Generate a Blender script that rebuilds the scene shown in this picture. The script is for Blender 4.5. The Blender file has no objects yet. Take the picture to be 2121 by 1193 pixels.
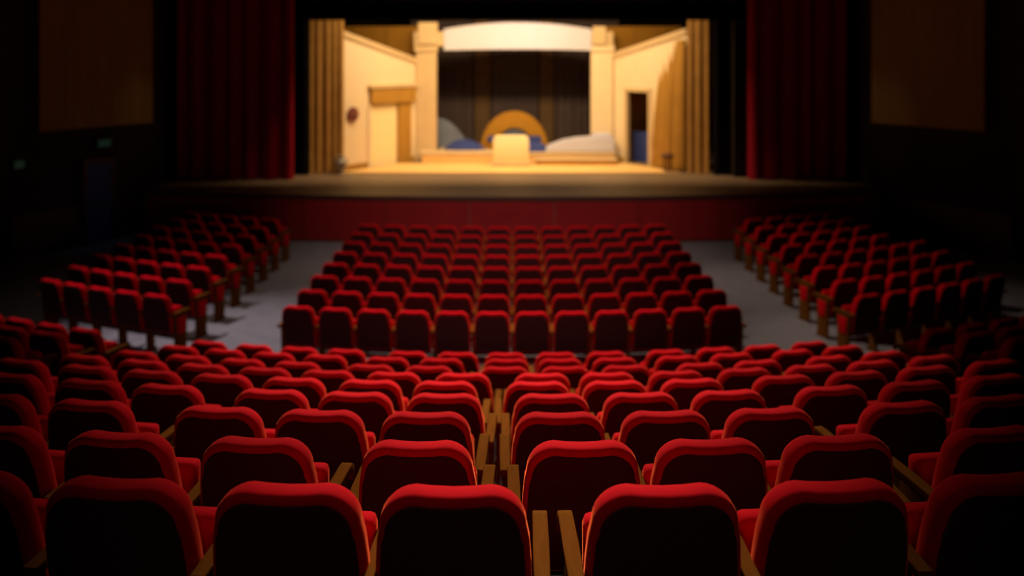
import bpy, bmesh, math, random
from mathutils import Vector, Matrix
random.seed(7)
S = bpy.context.scene
COL = S.collection
PI = math.pi

# ------------------------------------------------------------------ camera, world, lights, exposure
CAM_Z = 4.56
cam_d = bpy.data.cameras.new('camera')
cam = bpy.data.objects.new('camera', cam_d); COL.objects.link(cam)
cam.location = (0, 0, CAM_Z); cam.rotation_euler = (PI/2, 0, 0)
cam_d.sensor_width = 36; cam_d.lens = 36*1850/2121
cam_d.shift_y = -476.5/2121
cam_d.clip_start = .05; cam_d.clip_end = 200
cam_d.dof.use_dof = True; cam_d.dof.focus_distance = 3.6; cam_d.dof.aperture_fstop = 1.15
S.camera = cam

w = bpy.data.worlds.new('world'); S.world = w; w.use_nodes = True
w.node_tree.nodes['Background'].inputs[0].default_value = (.02, .02, .03, 1)
w.node_tree.nodes['Background'].inputs[1].default_value = 0.02

S.view_settings.view_transform = 'Standard'; S.view_settings.look = 'None'
S.view_settings.gamma = 1; S.view_settings.exposure = 0
S.view_settings.use_curve_mapping = False
S.cycles.use_denoising = True
S.cycles.max_bounces = 5; S.cycles.diffuse_bounces = 3; S.cycles.glossy_bounces = 3
S.cycles.sample_clamp_indirect = 4

def spot(name, loc, target, energy, col, deg, blend=1.0, size=.25):
    l = bpy.data.lights.new(name, 'SPOT'); l.energy = energy; l.color = col
    l.spot_size = math.radians(deg); l.spot_blend = blend; l.shadow_soft_size = size
    o = bpy.data.objects.new(name, l); COL.objects.link(o); o.location = loc
    o.rotation_euler = (Vector(target)-Vector(loc)).to_track_quat('-Z', 'Y').to_euler()
    return o

def area(name, loc, target, energy, col, sx, sy, spread=180):
    l = bpy.data.lights.new(name, 'AREA'); l.energy = energy; l.color = col
    l.shape = 'RECTANGLE'; l.size = sx; l.size_y = sy; l.spread = math.radians(spread)
    o = bpy.data.objects.new(name, l); COL.objects.link(o); o.location = loc
    o.rotation_euler = (Vector(target)-Vector(loc)).to_track_quat('-Z', 'Y').to_euler()
    return o

WARM = (1, .80, .62)
# ceiling spots from the stage side, cones narrowed to add a vignette on the raked block
spot('house_spot', (0, 12.8, 10.6), (.05, 2.9, 3.0), 9000, WARM, 11, 1, .45)
spot('house_spot', (-.1, 15.8, 10.6), (-.1, 5.6, 2.2), 10500, WARM, 23, 1, .5)
for sx in (-5.5, 5.5):
    spot('house_spot', (sx, 19.0, 10.6), (sx*.12, 9.7, 1.0), 8500, WARM, 37, 1, .3)
# ceiling spots over the level blocks
spot('house_spot', (0, 18.5, 8.8), (0, 14.3, .9), 1500, WARM, 46, 1, .3)
spot('house_spot', (-8.6, 15.3, 8.9), (-4.4, 13.6, 0), 2700, (1, .88, .90), 50, 1, .1)
spot('house_spot', (-1.5, 16.5, 8.9), (5.2, 14.0, .5), 1700, WARM, 25, 1, .2)
spot('house_spot', (0, 20.2, 10.4), (-.3, 17.4, .5), 1000, WARM, 88, 1, .35)
spot('house_spot', (-3.2, 21.0, 10.0), (5.6, 17.4, .6), 1700, WARM, 27, 1, .2)
# added fill from behind, lifting the dark seat backs and the stage front
spot('rear_fill', (0, 2.0, 9.6), (0, 15.5, .6), 1300, (1, .82, .74), 24, 1, .3)
spot('rear_fill', (0, 9.0, 9.6), (0, 21.9, .2), 2500, (1, .74, .6), 46, 1, .3)
spot('rear_fill', (0, -2.6, 8.2), (.05, 4.0, 2.6), 150, (1, .66, .6), 29, 1, .3)
# added spots to brighten the red curtain edges and the wall panels
for sd in (-1, 1):
    spot('curtain_fill', (sd*3.4, 22.6, 8.0), (sd*6.3, 25.0, 1.0), 170, (1, .7, .6), 24, 1, .15)
    spot('wall_fill', (sd*4.6, 20.0, 7.0), (sd*9.7, 23.3, 2.9), 75, (1, .75, .4), 19, 1, .15)
spot('door_fill', (-6.5, 17.5, 7.5), (-10.2, 22.0, 1.0), 40, (.5, .65, 1), 30, 1, .15)  # bluish lamp added so the dark side door shows
# stage lighting behind the border
area('stage_batten', (0, 26.2, 7.4), (0, 28.6, 2.2), 540, (1, .68, .34), 7, .5, 150)
area('stage_batten', (0, 25.75, 6.9), (0, 26.0, 1.2), 100, (1, .72, .42), 10, .3, 120)
spot('vault_fill', (.9, 26.4, 6.4), (.5, 29.4, 5.2), 60, (.72, .8, 1), 60, 1, .2)  # cool spot added to whiten the vault against the warm battens

# ------------------------------------------------------------------ materials
def mat(name, col, rough=.8, var=.15, scale=20, sheen=0, sheencol=(1, .3, .2), metal=0, coat=0, bump=0, bscale=200, spec=.5, emit=None, estr=0, stretch=None, col2=None):
    m = bpy.data.materials.new(name); m.use_nodes = True
    nt = m.node_tree; b = nt.nodes['Principled BSDF']
    tc = nt.nodes.new('ShaderNodeTexCoord'); mp = nt.nodes.new('ShaderNodeMapping')
    nt.links.new(tc.outputs['Object'], mp.inputs[0])
    if stretch: mp.inputs['Scale'].default_value = stretch
    n = nt.nodes.new('ShaderNodeTexNoise'); n.inputs['Scale'].default_value = scale; n.inputs['Detail'].default_value = 3
    nt.links.new(mp.outputs[0], n.inputs['Vector'])
    mx = nt.nodes.new('ShaderNodeMix'); mx.data_type = 'RGBA'
    nt.links.new(n.outputs['Fac'], mx.inputs['Factor'])
    c2 = col2 or tuple(min(1, c*(1+var)) for c in col)
    c1 = tuple(c*(1-var) for c in col)
    mx.inputs['A'].default_value = (*c1, 1); mx.inputs['B'].default_value = (*c2, 1)
    nt.links.new(mx.outputs['Result'], b.inputs['Base Color'])
    b.inputs['Roughness'].default_value = rough; b.inputs['Metallic'].default_value = metal
    b.inputs['Specular IOR Level'].default_value = spec
    b.inputs['Coat Weight'].default_value = coat; b.inputs['Coat Roughness'].default_value = .12
    b.inputs['Sheen Weight'].default_value = sheen; b.inputs['Sheen Tint'].default_value = (*sheencol, 1)
    b.inputs['Sheen Roughness'].default_value = .25
    if emit:
        b.inputs['Emission Color'].default_value = (*emit, 1); b.inputs['Emission Strength'].default_value = estr
    if bump:
        n2 = nt.nodes.new('ShaderNodeTexNoise'); n2.inputs['Scale'].default_value = bscale
        nt.links.new(tc.outputs['Object'], n2.inputs['Vector'])
        bp = nt.nodes.new('ShaderNodeBump'); bp.inputs['Strength'].default_value = bump; bp.inputs['Distance'].default_value = .002
        nt.links.new(n2.outputs['Fac'], bp.inputs['Height']); nt.links.new(bp.outputs[0], b.inputs['Normal'])
    return m

M = {}
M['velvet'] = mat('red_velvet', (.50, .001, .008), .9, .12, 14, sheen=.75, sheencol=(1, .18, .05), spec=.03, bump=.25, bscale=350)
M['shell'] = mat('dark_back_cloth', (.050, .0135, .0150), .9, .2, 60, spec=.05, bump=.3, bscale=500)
M['wood'] = mat('varnished_wood', (.12, .043, .007), .45, .25, 6, stretch=(8, 1, 8), spec=0)
M['iron'] = mat('dark_iron', (.02, .018, .018), .5, .2, 30, metal=.6)
M['brass'] = mat('brass_plate', (.75, .48, .16), .3, .1, 40, metal=1)
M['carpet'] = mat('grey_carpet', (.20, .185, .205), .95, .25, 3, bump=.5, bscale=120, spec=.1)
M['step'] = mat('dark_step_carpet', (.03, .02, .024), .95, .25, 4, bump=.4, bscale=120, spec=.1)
M['wall'] = mat('dark_wall', (.018, .009, .008), .85, .3, 1.5, spec=.2)
M['wallwood'] = mat('wall_panel_wood', (.20, .12, .035), .6, .25, 1.2, stretch=(4, 4, .5), spec=.3)
M['black'] = mat('black_drape', (.006, .005, .006), .95, .3, 5, spec=.1)
M['curtain'] = mat('red_curtain', (.32, .008, .022), .9, .2, 4, sheen=.2, sheencol=(1, .2, .2), spec=.1)
M['stagewood'] = mat('stage_boards', (.20, .135, .08), .55, .25, 3, stretch=(8, .6, 1), spec=.35)
M['apron'] = mat('red_apron_cloth', (.26, .012, .014), .8, .2, 2, spec=.2)
M['aprondark'] = mat('apron_rail_wood', (.05, .015, .012), .6, .2, 6)
M['gold'] = mat('gold_drape', (.50, .26, .06), .6, .25, 3, sheen=.3, sheencol=(1, .8, .4), spec=.3)
M['cream'] = mat('cream_scenery_paint', (.80, .64, .42), .7, .08, 1.5, spec=.25)
M['tan'] = mat('tan_scenery_paint', (.62, .46, .26), .7, .1, 2, spec=.25)
M['ochre'] = mat('ochre_scenery_paint', (.42, .22, .035), .65, .15, 2, spec=.25)
M['yellow'] = mat('pale_yellow_paint', (.95, .78, .42), .6, .05, 3, spec=.3)
M['white'] = mat('white_scenery_cloth', (.58, .58, .70), .8, .05, 3, spec=.1)
M['backdrape'] = mat('charcoal_drape', (.055, .040, .040), .9, .2, 3, spec=.15)
M['browndrape'] = mat('brown_drape', (.09, .055, .028), .9, .2, 3, spec=.15)
M['blue'] = mat('blue_cloth', (.035, .055, .22), .8, .2, 3, spec=.2)
M['greyblue'] = mat('grey_blue_cloth', (.14, .16, .22), .8, .2, 3, spec=.2)
M['goldpaint'] = mat('bright_gold_paint', (.38, .18, .008), .5, .15, 5, spec=.4)
M['maroon'] = mat('maroon_paint', (.16, .03, .03), .6, .2, 5)
M['brown'] = mat('brown_leather', (.13, .05, .025), .5, .2, 8)
M['ochre2'] = mat('dark_ochre_paint', (.26, .125, .012), .65, .15, 2, spec=.15)
M['gold2'] = mat('golden_paint', (.80, .52, .20), .6, .08, 3, spec=.2)
M['floorcloth'] = mat('golden_floor_cloth', (.80, .50, .19), .7, .1, 1.5, spec=.15)
M['grey'] = mat('grey_ceramic', (.32, .28, .22), .35, .1, 8)
M['sign'] = mat('green_sign_glow', (.01, .05, .03), .5, .1, 5, emit=(.05, .42, .26), estr=.02)
M['bluedoor'] = mat('dark_blue_door', (.03, .06, .22), .6, .15, 5, spec=.2)
M['ceil'] = mat('ceiling_paint', (.02, .015, .013), .9, .2, 2)

# ------------------------------------------------------------------ helpers
def finish(bm, name, m, smooth=True, angle=40):
    bmesh.ops.recalc_face_normals(bm, faces=bm.faces[:])
    me = bpy.data.meshes.new(name); bm.to_mesh(me); bm.free()
    me.materials.append(M[m] if isinstance(m, str) else m)
    if smooth:
        for p in me.polygons: p.use_smooth = True
        try: me.set_sharp_from_angle(angle=math.radians(angle))
        except Exception: pass
    return me

def link(name, me, parent=None, loc=None, rz=None):
    o = bpy.data.objects.new(name, me); COL.objects.link(o)
    if parent: o.parent = parent
    if loc is not None: o.location = loc
    if rz is not None: o.rotation_euler = (0, 0, rz)
    return o

def empty(name, loc, rz, label, cat, group=None):
    o = bpy.data.objects.new(name, None); COL.objects.link(o)
    o.location = loc; o.rotation_euler = (0, 0, rz); o.empty_display_size = .1
    tag(o, label, cat, group); return o

def tag(o, label=None, cat=None, group=None, kind=None):
    if label: o['label'] = label
    if cat: o['category'] = cat
    if group: o['group'] = group
    if kind: o['kind'] = kind
    return o

def add_box(bm, x0, x1, y0, y1, z0, z1, bev=0, rz=0, origin=(0, 0, 0)):
    r = bmesh.ops.create_cube(bm, size=1)
    vs = r['verts']
    for v in vs:
        v.co = Vector((x0+(v.co.x+.5)*(x1-x0), y0+(v.co.y+.5)*(y1-y0), z0+(v.co.z+.5)*(z1-z0)))
    if bev:
        es = list({e for v in vs for e in v.link_edges})
        bmesh.ops.bevel(bm, geom=es, offset=bev, segments=2, affect='EDGES', profile=.5)
    return bm

def box(x0, x1, y0, y1, z0, z1, bev=0):
    bm = bmesh.new(); return add_box(bm, x0, x1, y0, y1, z0, z1, bev)

def extrude_yz(profile, x0, x1, bev=0, segs=2):
    bm = bmesh.new()
    vs = [bm.verts.new((x0, y, z)) for y, z in profile]
    f = bm.faces.new(vs)
    r = bmesh.ops.extrude_face_region(bm, geom=[f])
    for v in [g for g in r['geom'] if isinstance(g, bmesh.types.BMVert)]: v.co.x = x1
    if bev: bmesh.ops.bevel(bm, geom=[e for e in bm.edges if abs(e.verts[0].co.x-e.verts[1].co.x) < 1e-6], offset=bev, segments=segs, affect='EDGES', profile=.5)
    return bm

def struct(name, bm, m, smooth=False, parent=None):
    o = link(name, finish(bm, name, m, smooth), parent)
    if not parent: o['kind'] = 'structure'
    return o

def prism(pts, z0, z1):
    bm = bmesh.new()
    vs = [bm.verts.new((x, y, z0)) for x, y in pts]
    f = bm.faces.new(vs)
    r = bmesh.ops.extrude_face_region(bm, geom=[f])
    for v in [g for g in r['geom'] if isinstance(g, bmesh.types.BMVert)]: v.co.z = z1
    return bm

R = 16.0
def arc(d, s):            # point of the row arc whose middle lies d in front of the camera, at arc length s
    a = s/R
    return R*math.sin(a), d+R-R*math.cos(a), a

# ------------------------------------------------------------------ room shell
FLOORY0, STAGEY = -3.5, 21.9
struct('floor', box(-13, 13, FLOORY0, 24.5, -.12, 0), 'carpet')
struct('ceiling', box(-13, 13, FLOORY0, 34.5, 11.0, 11.2), 'ceil')
struct('wall_rear', box(-13, 13, FLOORY0-.2, FLOORY0, 0, 11), 'wall')
struct('wall_backstage', box(-13, 13, 34.3, 34.5, 0, 11), 'black')
D = [2.86+.925*i for i in range(9)]
ZB = [2.183, 1.933, 1.691, 1.443, 1.186, .920, .658, .421, .179]
def arc_strip(d0, d1, z0, z1, smax):
    n = 24; pts = []
    for i in range(n+1):
        x, y, _ = arc(d0, -smax+2*smax*i/n); pts.append((x, y))
    for i in range(n, -1, -1):
        x, y, _ = arc(d1, -smax+2*smax*i/n); pts.append((x, y))
    return prism(pts, z0, z1)
for k in range(9):
    y0 = D[k]-.34
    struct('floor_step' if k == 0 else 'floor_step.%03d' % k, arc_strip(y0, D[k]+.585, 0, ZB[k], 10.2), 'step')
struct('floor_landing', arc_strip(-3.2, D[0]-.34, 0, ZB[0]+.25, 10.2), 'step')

for sd, nm in ((-1, 'left'), (1, 'right')):
    x1, x2 = 9.5*sd, 11.3*sd
    pts = [(x1, 24.4), (x1, 23.6), (x2, 20.0), (x2, FLOORY0), (x2+.2*sd, FLOORY0), (x2+.2*sd, 24.4)]
    wl = struct('wall_'+nm, prism(pts, 0, 11), 'wall')
    # tall wooden acoustic panel high on the splayed wall, brightened by an added spot
    n = 5
    for i in range(n):
        a = i/n; b = (i+.985)/n
        def P(t, off): return (x1+(x2-x1)*t-off*sd*.894, 23.6-3.6*t-off*.447)
        pa, pb = P(.03+a*.8, .04), P(.03+b*.8, .04); qa, qb = P(.03+a*.8, .14), P(.03+b*.8, .14)
        me = finish(prism([pa, pb, qb, qa], 2.86, 7.6), 'panel', 'wallwood', False)
        link('panel', me, wl)
    # dark red dado below
    bm = prism([P(.02, .02), P(.98, .02), P(.98, .07), P(.02, .07)], 0.0, 1.0)
    link('dado', finish(bm, 'dado', 'aprondark', False), wl)
    # proscenium walls
    struct('wall_proscenium_'+nm, box(min(6.35*sd, 11*sd), max(6.35*sd, 11*sd), 25.55, 25.8, 0, 11), 'wall')

# exit door on the left wall, blue leaf with red side curtain
dr = link('door_1', finish(box(-.36, .36, -.05, .05, 0, 1.98, .01), 'door_1', 'bluedoor', False), None, (-10.2, 22.0, 0), math.radians(63.4)); dr['kind'] = 'structure'
link('door_frame', finish(box(-.45, -.36, -.07, .07, 0, 1.98), 'door_frame', 'aprondark', False), dr)
link('door_frame', finish(box(.36, .45, -.07, .07, 0, 1.98), 'door_frame', 'aprondark', False), dr)
link('door_frame', finish(box(-.45, .45, -.07, .07, 1.98, 2.08), 'door_frame', 'aprondark', False), dr)
link('door_handle', finish(box(-.2, .2, -.1, -.06, 1.0, 1.05, .01), 'door_handle', 'iron', False), dr)

def exit_sign(loc, rz, label):
    t = empty('exit_sign', loc, rz, label, 'sign', 'green glowing exit signs on the left wall')
    link('housing', finish(box(-.2, .2, -.05, .05, -.1, .1, .01), 'housing', 'iron', False), t)
    link('sign_face', finish(box(-.18, .18, -.062, -.051, -.085, .085, .004), 'sign_face', 'sign', False), t)
exit_sign((-10.10, 22.05, 2.46), math.radians(63.4), 'dim green exit sign above the blue side door')
exit_sign((-11.2, 20.25, 2.15), math.radians(80), 'fainter green exit sign on the left wall nearer the seats')

# ------------------------------------------------------------------ stage
n = 28; pts = []
RA = 42.0
for i in range(n+1):
    x = -9.45+18.9*i/n
    pts.append((x, STAGEY+RA-math.sqrt(RA*RA-x*x)))
front = pts[:]
pts2 = pts+[(9.45, 25.54), (12.9, 25.85), (12.9, 34.2), (-12.9, 34.2), (-12.9, 25.85), (-9.45, 25.54)]
ped = prism(pts2, 0, 1.15)
stg = struct('floor_stage', ped, 'stagewood')
lip = bmesh.new()
for i in range(n):
    (xa, ya), (xb, yb) = front[i], front[i+1]
    add = [lip.verts.new(c) for c in ((xa, ya-.06, 1.06), (xb, yb-.06, 1.06), (xb, yb-.06, 1.16), (xa, ya-.06, 1.16))]
    bdd = [lip.verts.new(c) for c in ((xa, ya+.05, 1.06), (xb, yb+.05, 1.06), (xb, yb+.05, 1.16), (xa, ya+.05, 1.16))]
    lip.faces.new(add); lip.faces.new(bdd); lip.faces.new((add[3], add[2], bdd[2], bdd[3])); lip.faces.new((add[0], add[1], bdd[1], bdd[0]))
link('stage_edge', finish(lip, 'stage_edge', 'aprondark', False), stg)
# red panels across the stage front
npan = 9
for i in range(npan):
    x0 = -9.35+18.7*i/npan+.01; x1 = -9.35+18.7*(i+1)/npan-.01
    ya = STAGEY+RA-math.sqrt(RA*RA-x0*x0); yb = STAGEY+RA-math.sqrt(RA*RA-x1*x1)
    link('panel', finish(prism([(x0, ya-.07), (x1, yb-.07), (x1, yb+.03), (x0, ya+.03)], .06, 1.04), 'panel', 'apron', False), stg)

def drape(name, pts, z0, z1, m, amp=.08, wave=.35, label=None, cat='curtain', group=None, thick=.02, nz=5, lean=0, gather=None, parent=None):
    """hanging cloth along a polyline with vertical folds, built with thickness"""
    L = [0]
    for a, b in zip(pts, pts[1:]): L.append(L[-1]+math.dist(a, b))
    tot = L[-1]; cnt = max(8, int(tot/wave*8))
    bm = bmesh.new(); grid = []
    rnd = random.Random(len(name)*31+int(z1*100)+int(pts[0][0]*10))
    ph = rnd.random()*6
    for i in range(cnt+1):
        s = tot*i/cnt
        j = max(q for q in range(len(L)-1) if L[q] <= s+1e-9)
        t = (s-L[j])/(L[j+1]-L[j]); a, b = pts[j], pts[j+1]
        dx, dy = (b[0]-a[0])/(L[j+1]-L[j]), (b[1]-a[1])/(L[j+1]-L[j])
        f = s/wave*2*PI
        off = amp*(math.sin(f+ph+.8*math.sin(f*.31))*.8+.25*math.sin(f*1.7))
        row = []
        for k in range(nz+1):
            h = k/nz
            pull = gather(h) if gather else 0
            x = a[0]+(b[0]-a[0])*t-dy*off*(1-.25*h)+pull*(1-s/tot)
            y = a[1]+(b[1]-a[1])*t+dx*off*(1-.25*h)
            row.append((x, y, z0+(z1-z0)*h, dx, dy))
        grid.append(row)
    F = [[bm.verts.new((c[0]-c[4]*thick/2, c[1]+c[3]*thick/2, c[2])) for c in r] for r in grid]
    B = [[bm.verts.new((c[0]+c[4]*thick/2, c[1]-c[3]*thick/2, c[2])) for c in r] for r in grid]
    for G in (F, B):
        for i in range(cnt):
            for k in range(nz):
                bm.faces.new((G[i][k], G[i+1][k], G[i+1][k+1], G[i][k+1]))
    for i in range(cnt):
        bm.faces.new((F[i][0], F[i+1][0], B[i+1][0], B[i][0])); bm.faces.new((F[i][nz], F[i+1][nz], B[i+1][nz], B[i][nz]))
    for k in range(nz):
        bm.faces.new((F[0][k], F[0][k+1], B[0][k+1], B[0][k])); bm.faces.new((F[cnt][k], F[cnt][k+1], B[cnt][k+1], B[cnt][k]))
    o = link(name, finish(bm, name, m, True, 70), parent)
    if label: tag(o, label, cat, group)
    return o

Z = 1.15
drape('stage_curtain', [(-9.4, 25.2), (-6.12, 25.0)], Z+.01, 8.6, 'curtain', .13, .52, 'deep red stage curtain drawn to the left of the stage', 'curtain', 'drawn red stage curtains')
drape('stage_curtain', [(6.62, 25.0), (9.4, 25.2)], Z+.01, 8.6, 'curtain', .13, .52, 'deep red stage curtain drawn to the right of the stage', 'curtain', 'drawn red stage curtains')
drape('black_drape', [(-6.45, 25.95), (-5.92, 25.95)], Z+.01, 8.6, 'black', .05, .3, 'black drape between the red curtain and the gold drape, left side', 'curtain')
drape('black_drape', [(5.86, 25.95), (6.75, 25.95)], Z+.01, 8.6, 'black', .05, .3, 'black drape between the gold drape and the red curtain, right side', 'curtain')
bm = box(-6.6, 6.6, 25.5, 25.6, 5.64, 9.4)
tag(link('border_drape', finish(bm, 'border_drape', 'black', False)), 'black border drape hanging across the top of the stage', 'curtain')
struct('trim_1', box(-9.4, 9.4, 25.3, 25.45, 6.24, 6.42), 'wallwood')

# ---- scenery
SG = 'gold drapes framing the stage set'
drape('gold_drape', [(-5.93, 26.25), (-4.98, 26.45)], Z+.01, 6.3, 'gold', .022, .22, 'gold drape at the left front edge of the stage set', 'curtain', SG)
drape('gold_drape', [(5.18, 26.42), (5.80, 26.25)], Z+.01, 6.3, 'gold', .022, .22, 'gold drape at the right front edge of the stage set', 'curtain', SG)
drape('tied_drape', [(4.42, 27.75), (5.16, 26.62)], Z+.04, 5.1, 'ochre', .05, .2, 'gold drape pulled aside along the cream wall near the dark doorway', 'curtain', None, gather=lambda h: -.05-.55*(h*(1-h))+.45*h)

def wallflat(name, p0, p1, zt0, zt1, hole, m, label, cat):
    """scenery flat from p0 to p1 with sloping top and an opening hole=(t0,t1,ztop)"""
    root = empty(name, (p0[0], p0[1], Z), 0, label, cat)
    L = math.dist(p0, p1); dx, dy = (p1[0]-p0[0])/L, (p1[1]-p0[1])/L
    nx, ny = -dy, dx
    if ny < 0: nx, ny = -nx, -ny
    T = .08
    def pt(t, off, z): return Vector((dx*L*t+nx*off, dy*L*t+ny*off, z-Z))
    def piece(nm, t0, t1, za0, za1, zb0, zb1, mm, o0=0, o1=T):
        bm = bmesh.new()
        a = [bm.verts.new(pt(t, o, z)) for o in (o0, o1) for t, z in ((t0, za0), (t1, za1), (t1, zb1), (t0, zb0))]
        for f in ((0, 1, 2, 3), (4, 5, 6, 7), (0, 1, 5, 4), (1, 2, 6, 5), (2, 3, 7, 6), (3, 0, 4, 7)): bm.faces.new([a[q] for q in f])
        return link(nm, finish(bm, nm, mm, False), root)
    zt = lambda t: zt0+(zt1-zt0)*t
    t0, t1, zh = hole
    piece('wall_panel', 0, t0, Z, Z, zt(0), zt(t0), m)
    piece('wall_panel', t1, 1, Z, Z, zt(t1), zt(1), m)
    piece('wall_panel', t0, t1, zh, zh, zt(t0), zt(t1), m)
    piece('baseboard', 0, t0, Z, Z, Z+.18, Z+.18, 'ochre', -.03, 0)
    piece('baseboard', t1, 1, Z, Z, Z+.18, Z+.18, 'ochre', -.03, 0)
    piece('cornice', 0, 1, zt(0)-.16, zt(1)-.16, zt(0), zt(1), 'tan', -.06, 0)
    return root, piece

rt, pc = wallflat('scenery_wall', (-5.27, 26.6), (-3.19, 29.5), 5.45, 4.55, (.42, .76, 3.12), 'cream', 'cream painted set wall with a pale yellow door, left side of stage', 'scenery')
pc('door', .43, .75, Z, Z, 3.1, 3.1, 'yellow', .02, .07)
pc('door_frame', .38, .42, Z, Z, 3.12, 3.12, 'cream', -.04, .04)
pc('door_frame', .76, .93, Z, Z, 3.12, 3.12, 'ochre', -.05, .0)
pc('lintel', .40, .97, 3.13, 3.13, 3.62, 3.62, 'ochre', -.12, .0)
pc('lintel_cap', .38, .985, 3.62, 3.62, 3.72, 3.72, 'tan', -.16, .0)
rt, pc = wallflat('scenery_wall', (5.25, 26.75), (3.37, 29.5), 5.45, 4.72, (.30+.20, .80, 3.48), 'cream', 'cream painted set wall with a dark open doorway, right side of stage', 'scenery')
pc('door_frame', .46, .50, Z, Z, 3.54, 3.54, 'tan', -.04, .04)
pc('door_frame', .80, .84, Z, Z, 3.54, 3.54, 'tan', -.04, .04)
pc('lintel', .46, .84, 3.48, 3.48, 3.6, 3.6, 'tan', -.04, .04)
# dark masking and blue cloth seen through the doorway
bm = box(3.3, 6.2, 30.6, 30.7, Z, 5.2)
tag(link('masking_flat', finish(bm, 'masking_flat', 'black', False)), 'black masking flat standing beyond the open doorway', 'scenery')
drape('blue_cloth', [(3.98, 29.35), (4.75, 28.9)], Z+.01, 2.15, 'blue', .05, .25, 'blue cloth hanging low inside the dark doorway', 'cloth')

# ochre upper flats either side of the portal
for sd, lb in ((-1, 'ochre upper flat between the left cream wall and the portal'), (1, 'ochre upper flat between the right cream wall and the portal')):
    t = empty('upper_flat', (sd*4.1, 29.95, 0), 0, lb, 'scenery')
    xx = (-1.6, 1.45) if sd < 0 else (-1.35, 1.6)
    link('flat_panel', finish(box(xx[0], xx[1], 0, .08, Z, 5.62), 'flat_panel', 'ochre2', False), t)
    for q in range(3): link('batten', finish(box(-1.2+q*1.1, -1.1+q*1.1, -.04, 0, Z, 5.6), 'batten', 'ochre2', False), t)

# portal: two columns and a lintel with a low arched white vault
pt_ = empty('set_portal', (0, 29.5, Z), 0, 'tan columned portal with a white arched top at the back of the set', 'scenery')
def column(x0, x1, m):
    bm = box(x0, x1, 0, .35, 0, 4.0-.35, .02)
    c = link('column', finish(bm, 'column', m, False), pt_)
    link('capital', finish(box(x0-.05, x1+.05, -.05, .4, 3.62, 3.8, .02), 'capital', m, False), c)
    link('plinth', finish(box(x0-.05, x1+.05, -.05, .4, 0, .35, .02), 'plinth', m, False), c)
column(-3.18, -2.50, 'tan'); column(2.62, 3.34, 'cream')
bm = bmesh.new(); N = 24; outer = []; inner = []
for i in range(N+1):
    u = -1+2*i/N
    x = -2.25+(2.62+2.25)*i/N
    outer.append((x, 4.36+.22*(1-u*u))); inner.append((x, 3.66+.04*(1-u*u)))
for (xa, za), (xb, zb), (xc, zc), (xd, zd) in zip(outer, outer[1:], inner[1:], inner):
    vs = [bm.verts.new((x, y, z)) for y, k in ((-.06, 0), (.30, 0)) for x, z in ((xa, za), (xb, zb), (xc, zc), (xd, zd))]
    for f in ((0, 1, 2, 3), (4, 5, 6, 7), (0, 1, 5, 4), (3, 2, 6, 7)): bm.faces.new([vs[q] for q in f])
bmesh.ops.remove_doubles(bm, verts=bm.verts[:], dist=1e-5)
tag(link('arch_panel', finish(bm, 'arch_panel', 'white', False), pt_), 'white arched panel')
link('lintel', finish(box(-3.25, 3.35, .0, .28, 3.8, 4.28, .02), 'lintel', 'tan', False), pt_)
link('lintel_block', finish(box(-3.1, -2.45, -.08, .0, 3.85, 4.58, .02), 'lintel_block', 'tan', False), pt_)
link('lintel_block', finish(box(2.66, 3.1, -.08, .0, 3.85, 4.45, .02), 'lintel_block', 'tan', False), pt_)

# drapes behind the portal
GB = 'dark drapes behind the portal'
for i, (xa, xb, m, lb) in enumerate(((-3.6, -1.35, 'backdrape', 'charcoal drape behind the portal beside the left column'), (-1.35, -.75, 'browndrape', 'narrow brown drape behind the portal left of the gold arch'),
                          (-.75, .95, 'backdrape', 'charcoal drape behind the portal directly above the gold arch'), (.95, 1.5, 'browndrape', 'narrow brown drape behind the portal right of the gold arch'), (1.5, 3.8, 'backdrape', 'charcoal drape behind the portal beside the right column'))):
    drape('back_drape', [(xa+.02, 31.7), (xb-.02, 31.7)], 1.52, 6.6, m, .04, .2, lb, 'curtain', GB)
# platform, step, podium and furniture
pf = empty('stage_platform', (.3, 28.75, Z), 0, 'low tan platform spanning the back of the stage set', 'platform')
link('deck', finish(box(-2.74, 2.26, .74, 3.5, .28, .35, .01), 'deck', 'tan', False), pf)
link('front_panel', finish(box(-3.2, 3.0, .0, .08, 0, .28), 'front_panel', 'gold2', False), pf)
link('deck_front', finish(box(-3.25, 3.03, -.02, .74, .281, .352, .008), 'deck_front', 'tan', False), pf)
sf = prism([(-5.1, 26.35), (5.0, 26.35), (3.75, 28.7), (-3.6, 28.7)], Z+.002, Z+.03)
tag(link('stage_cloth', finish(sf, 'stage_cloth', 'floorcloth', False)), 'golden floor cloth laid inside the stage set', 'floor cloth')
bm = box(-.56, .56, 0, .5, 0, .86, .06)
pd = empty('podium', (-.03, 27.85, Z+.03), 0, 'pale yellow block podium at the centre of the stage', 'podium')
link('body', finish(bm, 'body', 'yellow', True), pd)
link('top', finish(box(-.5, .5, .02, .46, .84, .93, .04), 'top', 'yellow', True), pd)
link('base', finish(box(-.62, .62, -.05, .55, 0, .1, .02), 'base', 'tan', True), pd)
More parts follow.
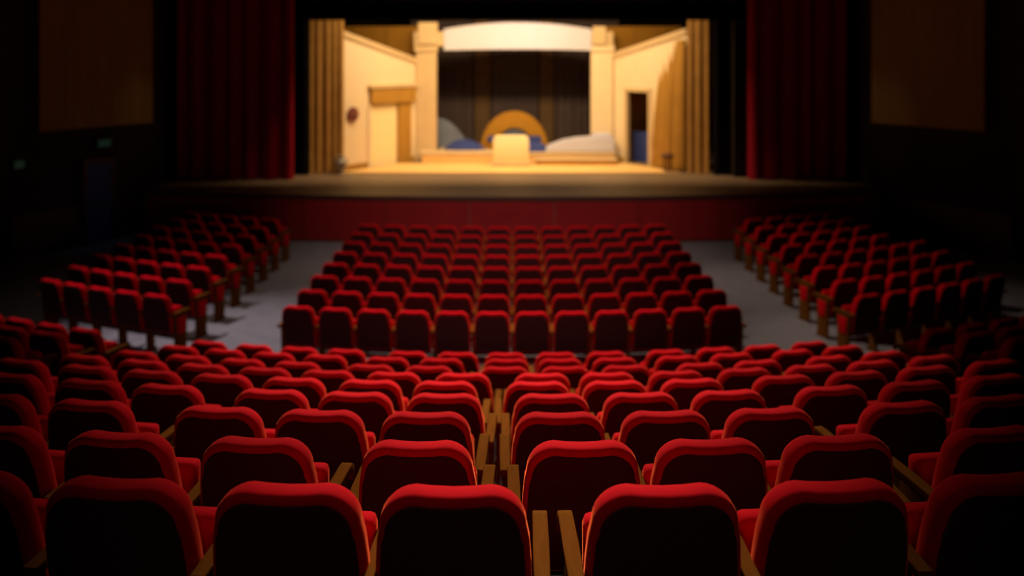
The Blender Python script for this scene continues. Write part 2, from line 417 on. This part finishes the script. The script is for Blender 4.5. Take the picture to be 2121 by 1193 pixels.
# gold arched bench back
ga = empty('arched_bench', (.08, 30.3, Z+.35), 0, 'bench with a bright gold arched back below the dark drapes', 'bench')
def ring(r0, r1, y0, y1, a0, a1, n=24, sx=1, sz=1):
    bm = bmesh.new(); rows = []
    for i in range(n+1):
        a = a0+(a1-a0)*i/n
        rows.append([bm.verts.new((math.cos(a)*r*sx, y, math.sin(a)*r*sz)) for r, y in ((r0, y0), (r1, y0+.03), (r1, y1), (r0, y1))])
    for p, q in zip(rows, rows[1:]):
        for k in range(4): bm.faces.new((p[k], q[k], q[(k+1) % 4], p[(k+1) % 4]))
    bm.faces.new(rows[0]); bm.faces.new(rows[-1]); return bm
link('gold_arch', finish(ring(.62, 1.12, 0, .16, 0, PI, sz=1.12), 'gold_arch', 'goldpaint', True, 30), ga)
link('inner_back', finish(ring(.02, .64, .05, .14, 0, PI, sz=1.12), 'inner_back', 'greyblue', True, 30), ga)
link('seat', finish(box(-.9, .9, -.5, .05, .25, .42, .04), 'seat', 'blue', True), ga)
for q in (-1, 1): link('leg', finish(box(q*.8-.05, q*.8+.05, -.45, -.35, 0, .25, .01), 'leg', 'goldpaint', False), ga)
# blue draped mounds
def mound(name, x, y, z, rx, ry, h, m, label, cat, skew=0, pw=1.0):
    bm = bmesh.new(); nu, nv = 28, 8; prev = None
    top = bm.verts.new((skew, 0, h))
    for j in range(1, nv+1):
        t = j/nv; row = []
        for i in range(nu):
            a = 2*PI*i/nu; wob = 1+.06*math.sin(a*7+t*2)*t
            row.append(bm.verts.new((skew*(1-t)+math.cos(a)*rx*t**pw*wob, math.sin(a)*ry*t**pw*wob, h*(1-t**2.2))))
        if prev is None:
            for i in range(nu): bm.faces.new((top, row[i], row[(i+1) % nu]))
        else:
            for i in range(nu): bm.faces.new((prev[i], row[i], row[(i+1) % nu], prev[(i+1) % nu]))
        prev = row
    bm.faces.new(prev[::-1])
    o = link(name, finish(bm, name, m, True, 80), None, (x, y, z)); return tag(o, label, cat)
mound('draped_bench', -1.6, 29.9, Z+.35, .70, .35, .34, 'blue', 'long low bench draped in blue cloth behind the left column', 'bench')
mound('cloth_heap', -2.35, 30.9, Z+.35, .85, .4, 1.0, 'greyblue', 'grey-blue cloth heap leaning behind the left column', 'cloth', -.3)
mound('draped_bench', .72, 29.25, Z+.35, .55, .22, .33, 'blue', 'short low bench draped in blue cloth right of the podium', 'bench')
# white draped couch
cc = empty('white_couch', (2.10, 29.0, Z+.35), 0, 'white cloth-covered couch on the platform near the right column', 'couch')
prof = [(-.98, .0), (-1.0, .12), (-.80, .25), (-.45, .38), (0, .46), (.6, .50), (1.12, .52), (1.22, .42), (1.25, 0)]
bm = bmesh.new(); vs = [bm.verts.new((x, 0, z)) for x, z in prof]; f = bm.faces.new(vs)
r = bmesh.ops.extrude_face_region(bm, geom=[f])
for v in [g for g in r['geom'] if isinstance(g, bmesh.types.BMVert)]: v.co.y = .44
bmesh.ops.bevel(bm, geom=[e for e in bm.edges if abs(e.verts[0].co.y-e.verts[1].co.y) < 1e-6], offset=.04, segments=2, affect='EDGES')
link('couch_cover', finish(bm, 'couch_cover', 'white', True), cc)
link('cushion', finish(box(.55, 1.1, .08, .40, .48, .60, .05), 'cushion', 'white', True), cc)
# step in front of the platform, stool, urn, wall ornament
st = empty('stage_step', (2.05, 28.2, Z+.03), 0, 'long tan step in front of the platform under the white couch', 'step')
link('tread', finish(box(-1.3, 1.3, 0, .5, .13, .18, .01), 'tread', 'tan', False), st)
link('riser', finish(box(-1.28, 1.28, .02, .48, 0, .13), 'riser', 'ochre', False), st)
sl = empty('stool', (4.62, 26.6, Z+.03), 0, 'small round brown stool beside the right gold drape', 'stool')
def lathe(prof, n=20):
    bm = bmesh.new(); rows = []
    for r_, z in prof: rows.append([bm.verts.new((math.cos(2*PI*i/n)*r_, math.sin(2*PI*i/n)*r_, z)) for i in range(n)])
    for p, q in zip(rows, rows[1:]):
        for i in range(n): bm.faces.new((p[i], p[(i+1) % n], q[(i+1) % n], q[i]))
    bm.faces.new(rows[0]); bm.faces.new(rows[-1]); return bm
link('seat', finish(lathe([(.16, .40), (.20, .43), (.20, .50), (.15, .54)]), 'seat', 'brown'), sl)
for q in range(3):
    a = q*2*PI/3+.3
    bm = bmesh.new(); m4 = Matrix.Translation((.12*math.cos(a), .12*math.sin(a), .2))
    bmesh.ops.create_cone(bm, segments=10, radius1=.03, radius2=.022, depth=.42, cap_ends=True, matrix=m4)
    link('leg', finish(bm, 'leg', 'brown'), sl)
ur = empty('urn', (-5.02, 26.2, Z), 0, 'small grey urn standing by the left gold drape', 'urn')
link('body', finish(lathe([(.08, 0), (.10, .03), (.06, .07), (.17, .25), (.19, .36), (.13, .46), (.10, .50), (.14, .54), (.11, .54)]), 'body', 'grey'), ur)
for q in (-1, 1): link('handle', finish(ring(.05, .07, -.012, .012, 0, 2*PI, 14), 'handle', 'grey'), ur, (q*.17, 0, .38))
wo = empty('wall_ornament', (-4.83, 27.12, 2.85), math.radians(54), 'dark red round ornament on the left cream wall', 'ornament')
link('disc', finish(ring(.04, .22, -.06, .02, 0, 2*PI, 20), 'disc', 'maroon'), wo)
link('boss', finish(ring(.0005, .09, -.09, .0, 0, 2*PI, 14), 'boss', 'brown'), wo)

# ------------------------------------------------------------------ theatre seat
HS = .97
def outline(inset, n_c=7):
    """half outline of the backrest seen from behind (x, z), from bottom centre round to the other side; inset shrinks it"""
    top, r = HS-inset, .118-inset*.6
    side = [(.259-inset, .37+inset), (.259-inset, .63), (.257-inset, .71), (.250-inset, .80)]
    cxr, czr = .240-inset-r, top-r
    pts = side[:]
    for i in range(n_c+1):
        a = PI/2*i/n_c*.98
        pts.append((cxr+r*math.cos(a), czr+r*math.sin(a)))
    pts.append((.07, top-.006)); pts.append((0, top-.009))
    full = pts+[(-x, z) for x, z in reversed(pts[:-1])]
    return full
def recl(y, z): return y+(HS-z)*.21
def backrest_mesh(yf=.13):
    rings = [(.0, .026), (.003, .014), (.012, .005), (.028, .0), (.075, .0), (.102, .006), (.120, .020), (yf, .05)]
    bm = bmesh.new(); rows = []
    for y, ins in rings: rows.append([bm.verts.new((x, recl(y, z), z)) for x, z in outline(ins)])
    for p, q in zip(rows, rows[1:]):
        for i in range(len(p)): bm.faces.new((p[i], p[(i+1) % len(p)], q[(i+1) % len(p)], q[i]))
    bm.faces.new(rows[0]); bm.faces.new(rows[-1])
    return finish(bm, 'backrest', 'velvet', True, 60)
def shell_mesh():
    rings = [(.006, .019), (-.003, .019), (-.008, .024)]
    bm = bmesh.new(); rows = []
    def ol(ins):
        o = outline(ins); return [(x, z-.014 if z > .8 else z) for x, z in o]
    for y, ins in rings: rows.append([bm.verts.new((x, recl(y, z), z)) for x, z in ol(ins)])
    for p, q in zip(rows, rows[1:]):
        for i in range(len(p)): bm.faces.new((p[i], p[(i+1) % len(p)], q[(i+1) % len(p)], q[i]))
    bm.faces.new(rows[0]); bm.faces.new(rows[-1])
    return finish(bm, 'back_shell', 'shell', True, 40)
ME = {}
ME['backrest'] = backrest_mesh()
ME['back_shell'] = shell_mesh()
# tipped-up seat cushion: rounded slab standing in front of the backrest
def seat_mesh():
    bm = box(-.240, .240, .27, .37, .33, .738, .03)
    for v in bm.verts: v.co.y += (v.co.z-.33)*.05
    return finish(bm, 'seat', 'velvet', True, 60)
ME['seat'] = seat_mesh()
ARM = [(.03, .652), (.03, .684), (.25, .690), (.44, .690), (.485, .684), (.515, .664), (.525, .636), (.515, .606), (.492, .600), (.482, .632), (.455, .655), (.25, .656)]
ME['armrest'] = finish(extrude_yz(ARM, -.028, .028, .005), 'armrest', 'wood', True, 35)
LEG = [(.15, 0), (.42, 0), (.42, .03), (.36, .07), (.345, .35), (.40, .60), (.40, .652), (.17, .652), (.17, .5), (.19, .30), (.20, .07), (.15, .03)]
ME['leg'] = finish(extrude_yz(LEG, -.016, .016, .003), 'leg', 'wood', True, 35)
SIDE = [(.13, 0), (.43, 0), (.43, .03), (.40, .06), (.41, .60), (.44, .652), (.13, .652), (.13, .55), (.15, .30), (.15, .05), (.13, .03)]
ME['side_panel'] = finish(extrude_yz(SIDE, -.018, .018, .003), 'side_panel', 'wood', True, 35)
PAD = [(.20, .35), (.34, .35), (.38, .60), (.17, .61)]
ME['side_pad'] = finish(extrude_yz(PAD, .018, .034, .006), 'side_pad', 'velvet', True, 50)
ME['number_plate'] = finish(extrude_yz([(.27+.03*math.cos(a*PI/6), .47+.03*math.sin(a*PI/6)) for a in range(12)], .034, .038), 'number_plate', 'brass', True, 50)
def crossbar():
    bm = box(-.258, .258, .23, .265, .30, .335, .006); return finish(bm, 'hinge_bar', 'iron', False)
ME['hinge_bar'] = crossbar()

def make_seat(d, s, z, label, group, left_arm=None, right_arm=.2875, left_end=False, right_end=False, plate=False):
    x, y, a = arc(d, s)
    t = empty('theatre_seat', (x, y, z), a, label, 'seat', group)
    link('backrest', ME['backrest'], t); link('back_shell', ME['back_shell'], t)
    link('seat', ME['seat'], t); link('hinge_bar', ME['hinge_bar'], t)
    for off, end, sg in ((left_arm, left_end, -1), (right_arm, right_end, 1)):
        if off is None: continue
        link('armrest', ME['armrest'], t, (sg*off, 0, 0))
        if end:
            sp = link('side_panel', ME['side_panel'], t, (sg*off, 0, 0))
            pd = link('side_pad', ME['side_pad'], sp)
            if sg < 0: pd.scale.x = -1
            if plate:
                npl = link('number_plate', ME['number_plate'], sp)
                if sg < 0: npl.scale.x = -1
        else:
            link('leg', ME['leg'], t, (sg*off, 0, 0))
    return t

ORD = ['first', 'second', 'third', 'fourth', 'fifth', 'sixth', 'seventh', 'eighth', 'ninth', 'tenth', 'eleventh', 'twelfth']
MAIN = [
 [[-1.894, -1.322, -0.741, -0.194], [0.504, 1.075, 1.664]],
 [[-2.361, -1.75, -1.117], [-0.411], [0.305, 0.865, 1.436], [2.186]],
 [[-2.967, -2.356], [-1.607, -1.041, -0.465], [0.256, 0.829, 1.405], [2.175, 2.764]],
 [[-3.458, -2.844, -2.284], [-1.568, -1.01, -0.435], [0.254, 0.829, 1.407], [2.104, 2.702, 3.32]],
 [[-3.982, -3.363, -2.801, -2.227, -1.653, -1.068, -0.501], [0.189, 0.769, 1.357], [2.075, 2.67, 3.269, 3.89]],
 [[-3.90, -3.301, -2.725, -2.155, -1.587, -1.015, -0.422], [0.253, 0.815, 1.412], [2.02, 2.626, 3.218, 3.829]],
 [[-3.813, -3.235, -2.656, -2.092], [-1.365, -0.796], [-0.073, 0.506, 1.089], [1.823, 2.4], [3.154, 3.76]],
 [[-3.727, -3.163, -2.594, -2.013], [-1.333, -0.752], [-0.058, 0.51, 1.096], [1.775, 2.378], [3.086, 3.694]],
 [[-3.707, -3.111, -2.536, -1.964], [-1.222, -0.639, -0.07, 0.516, 1.106], [1.816, 2.423, 3.012, 3.626]],
]
for k, groups in enumerate(MAIN):
    flat = sorted(v for g in groups for v in g)
    neg = sorted((v for v in flat if v < -.1), reverse=True); pos = [v for v in flat if v >= -.1]
    for gi, g in enumerate(groups):
        for j, s in enumerate(g):
            if s < -.1: pos_txt = ORD[neg.index(s)]+' seat left of the middle'
            else: pos_txt = ORD[pos.index(s)]+' seat right of the middle'
            rtx = 'in the row nearest the camera' if k == 0 else 'in the %s row of the raked block' % ORD[k]
            la = .292 if j == 0 else None
            ra = .292 if j == len(g)-1 else (g[j+1]-s)/2
            endL = (gi == 0 and j == 0 and k >= 4); endR = (gi == len(groups)-1 and j == len(g)-1 and k >= 4)
            make_seat(D[k], s, ZB[k], 'red velvet %s, %s' % (pos_txt, rtx), 'red seats of the raked block', la, ra, endL, endR)
# wings of the raked block beyond the radial aisles
for k, nn in ((6, 2), (7, 3), (8, 4)):
    for sd, nm in ((-1, 'left'), (1, 'right')):
        for j in range(nn):
            s = sd*(5.52+.58*j)
            lab = 'red seat, %s from the aisle in the %s wing, %s' % (ORD[j], nm, {6: 'its lowest visible row', 7: 'its middle row', 8: 'its row farthest from the camera'}[k])
            lab = lab.replace('lowest visible', 'nearest')
            inner = .29
            if sd < 0: make_seat(D[k], s, ZB[k], lab, 'red seats of the side wings', .29, inner if j == 0 else None, False, j == 0, True)
            else: make_seat(D[k], s, ZB[k], lab, 'red seats of the side wings', inner if j == 0 else None, .29, j == 0, False, True)

# level blocks
E = [12.56+.91*i for i in range(8)]
for k, d in enumerate(E):
    rtx = ('nearest row of the level %s block' if k == 0 else ORD[k]+' row of the level %s block')
    P = .569
    for j in range(12):
        s = (j-5.5)*P
        lab = 'red theatre seat, %s from the left end, %s' % (ORD[j], rtx % 'centre')
        make_seat(d, s, 0, lab, 'red seats of the level centre block', .2845 if j == 0 else None, .2845, j == 0, j == 11)
    for sd, nm in ((-1, 'left'), (1, 'right')):
        cnt = 5 if sd < 0 else (6 if k < 4 else 5)
        for j in range(cnt):
            s = sd*(5.55+P*j)
            lab = 'red theatre seat, %s from the aisle, %s' % (ORD[j], rtx % nm)
            if sd < 0: make_seat(d, s, 0, lab, 'red seats of the level left block', .2845, .2845 if j == 0 else None, j == cnt-1, j == 0)
            else: make_seat(d, s, 0, lab, 'red seats of the level right block', .2845 if j == 0 else None, .2845, j == 0, j == cnt-1)
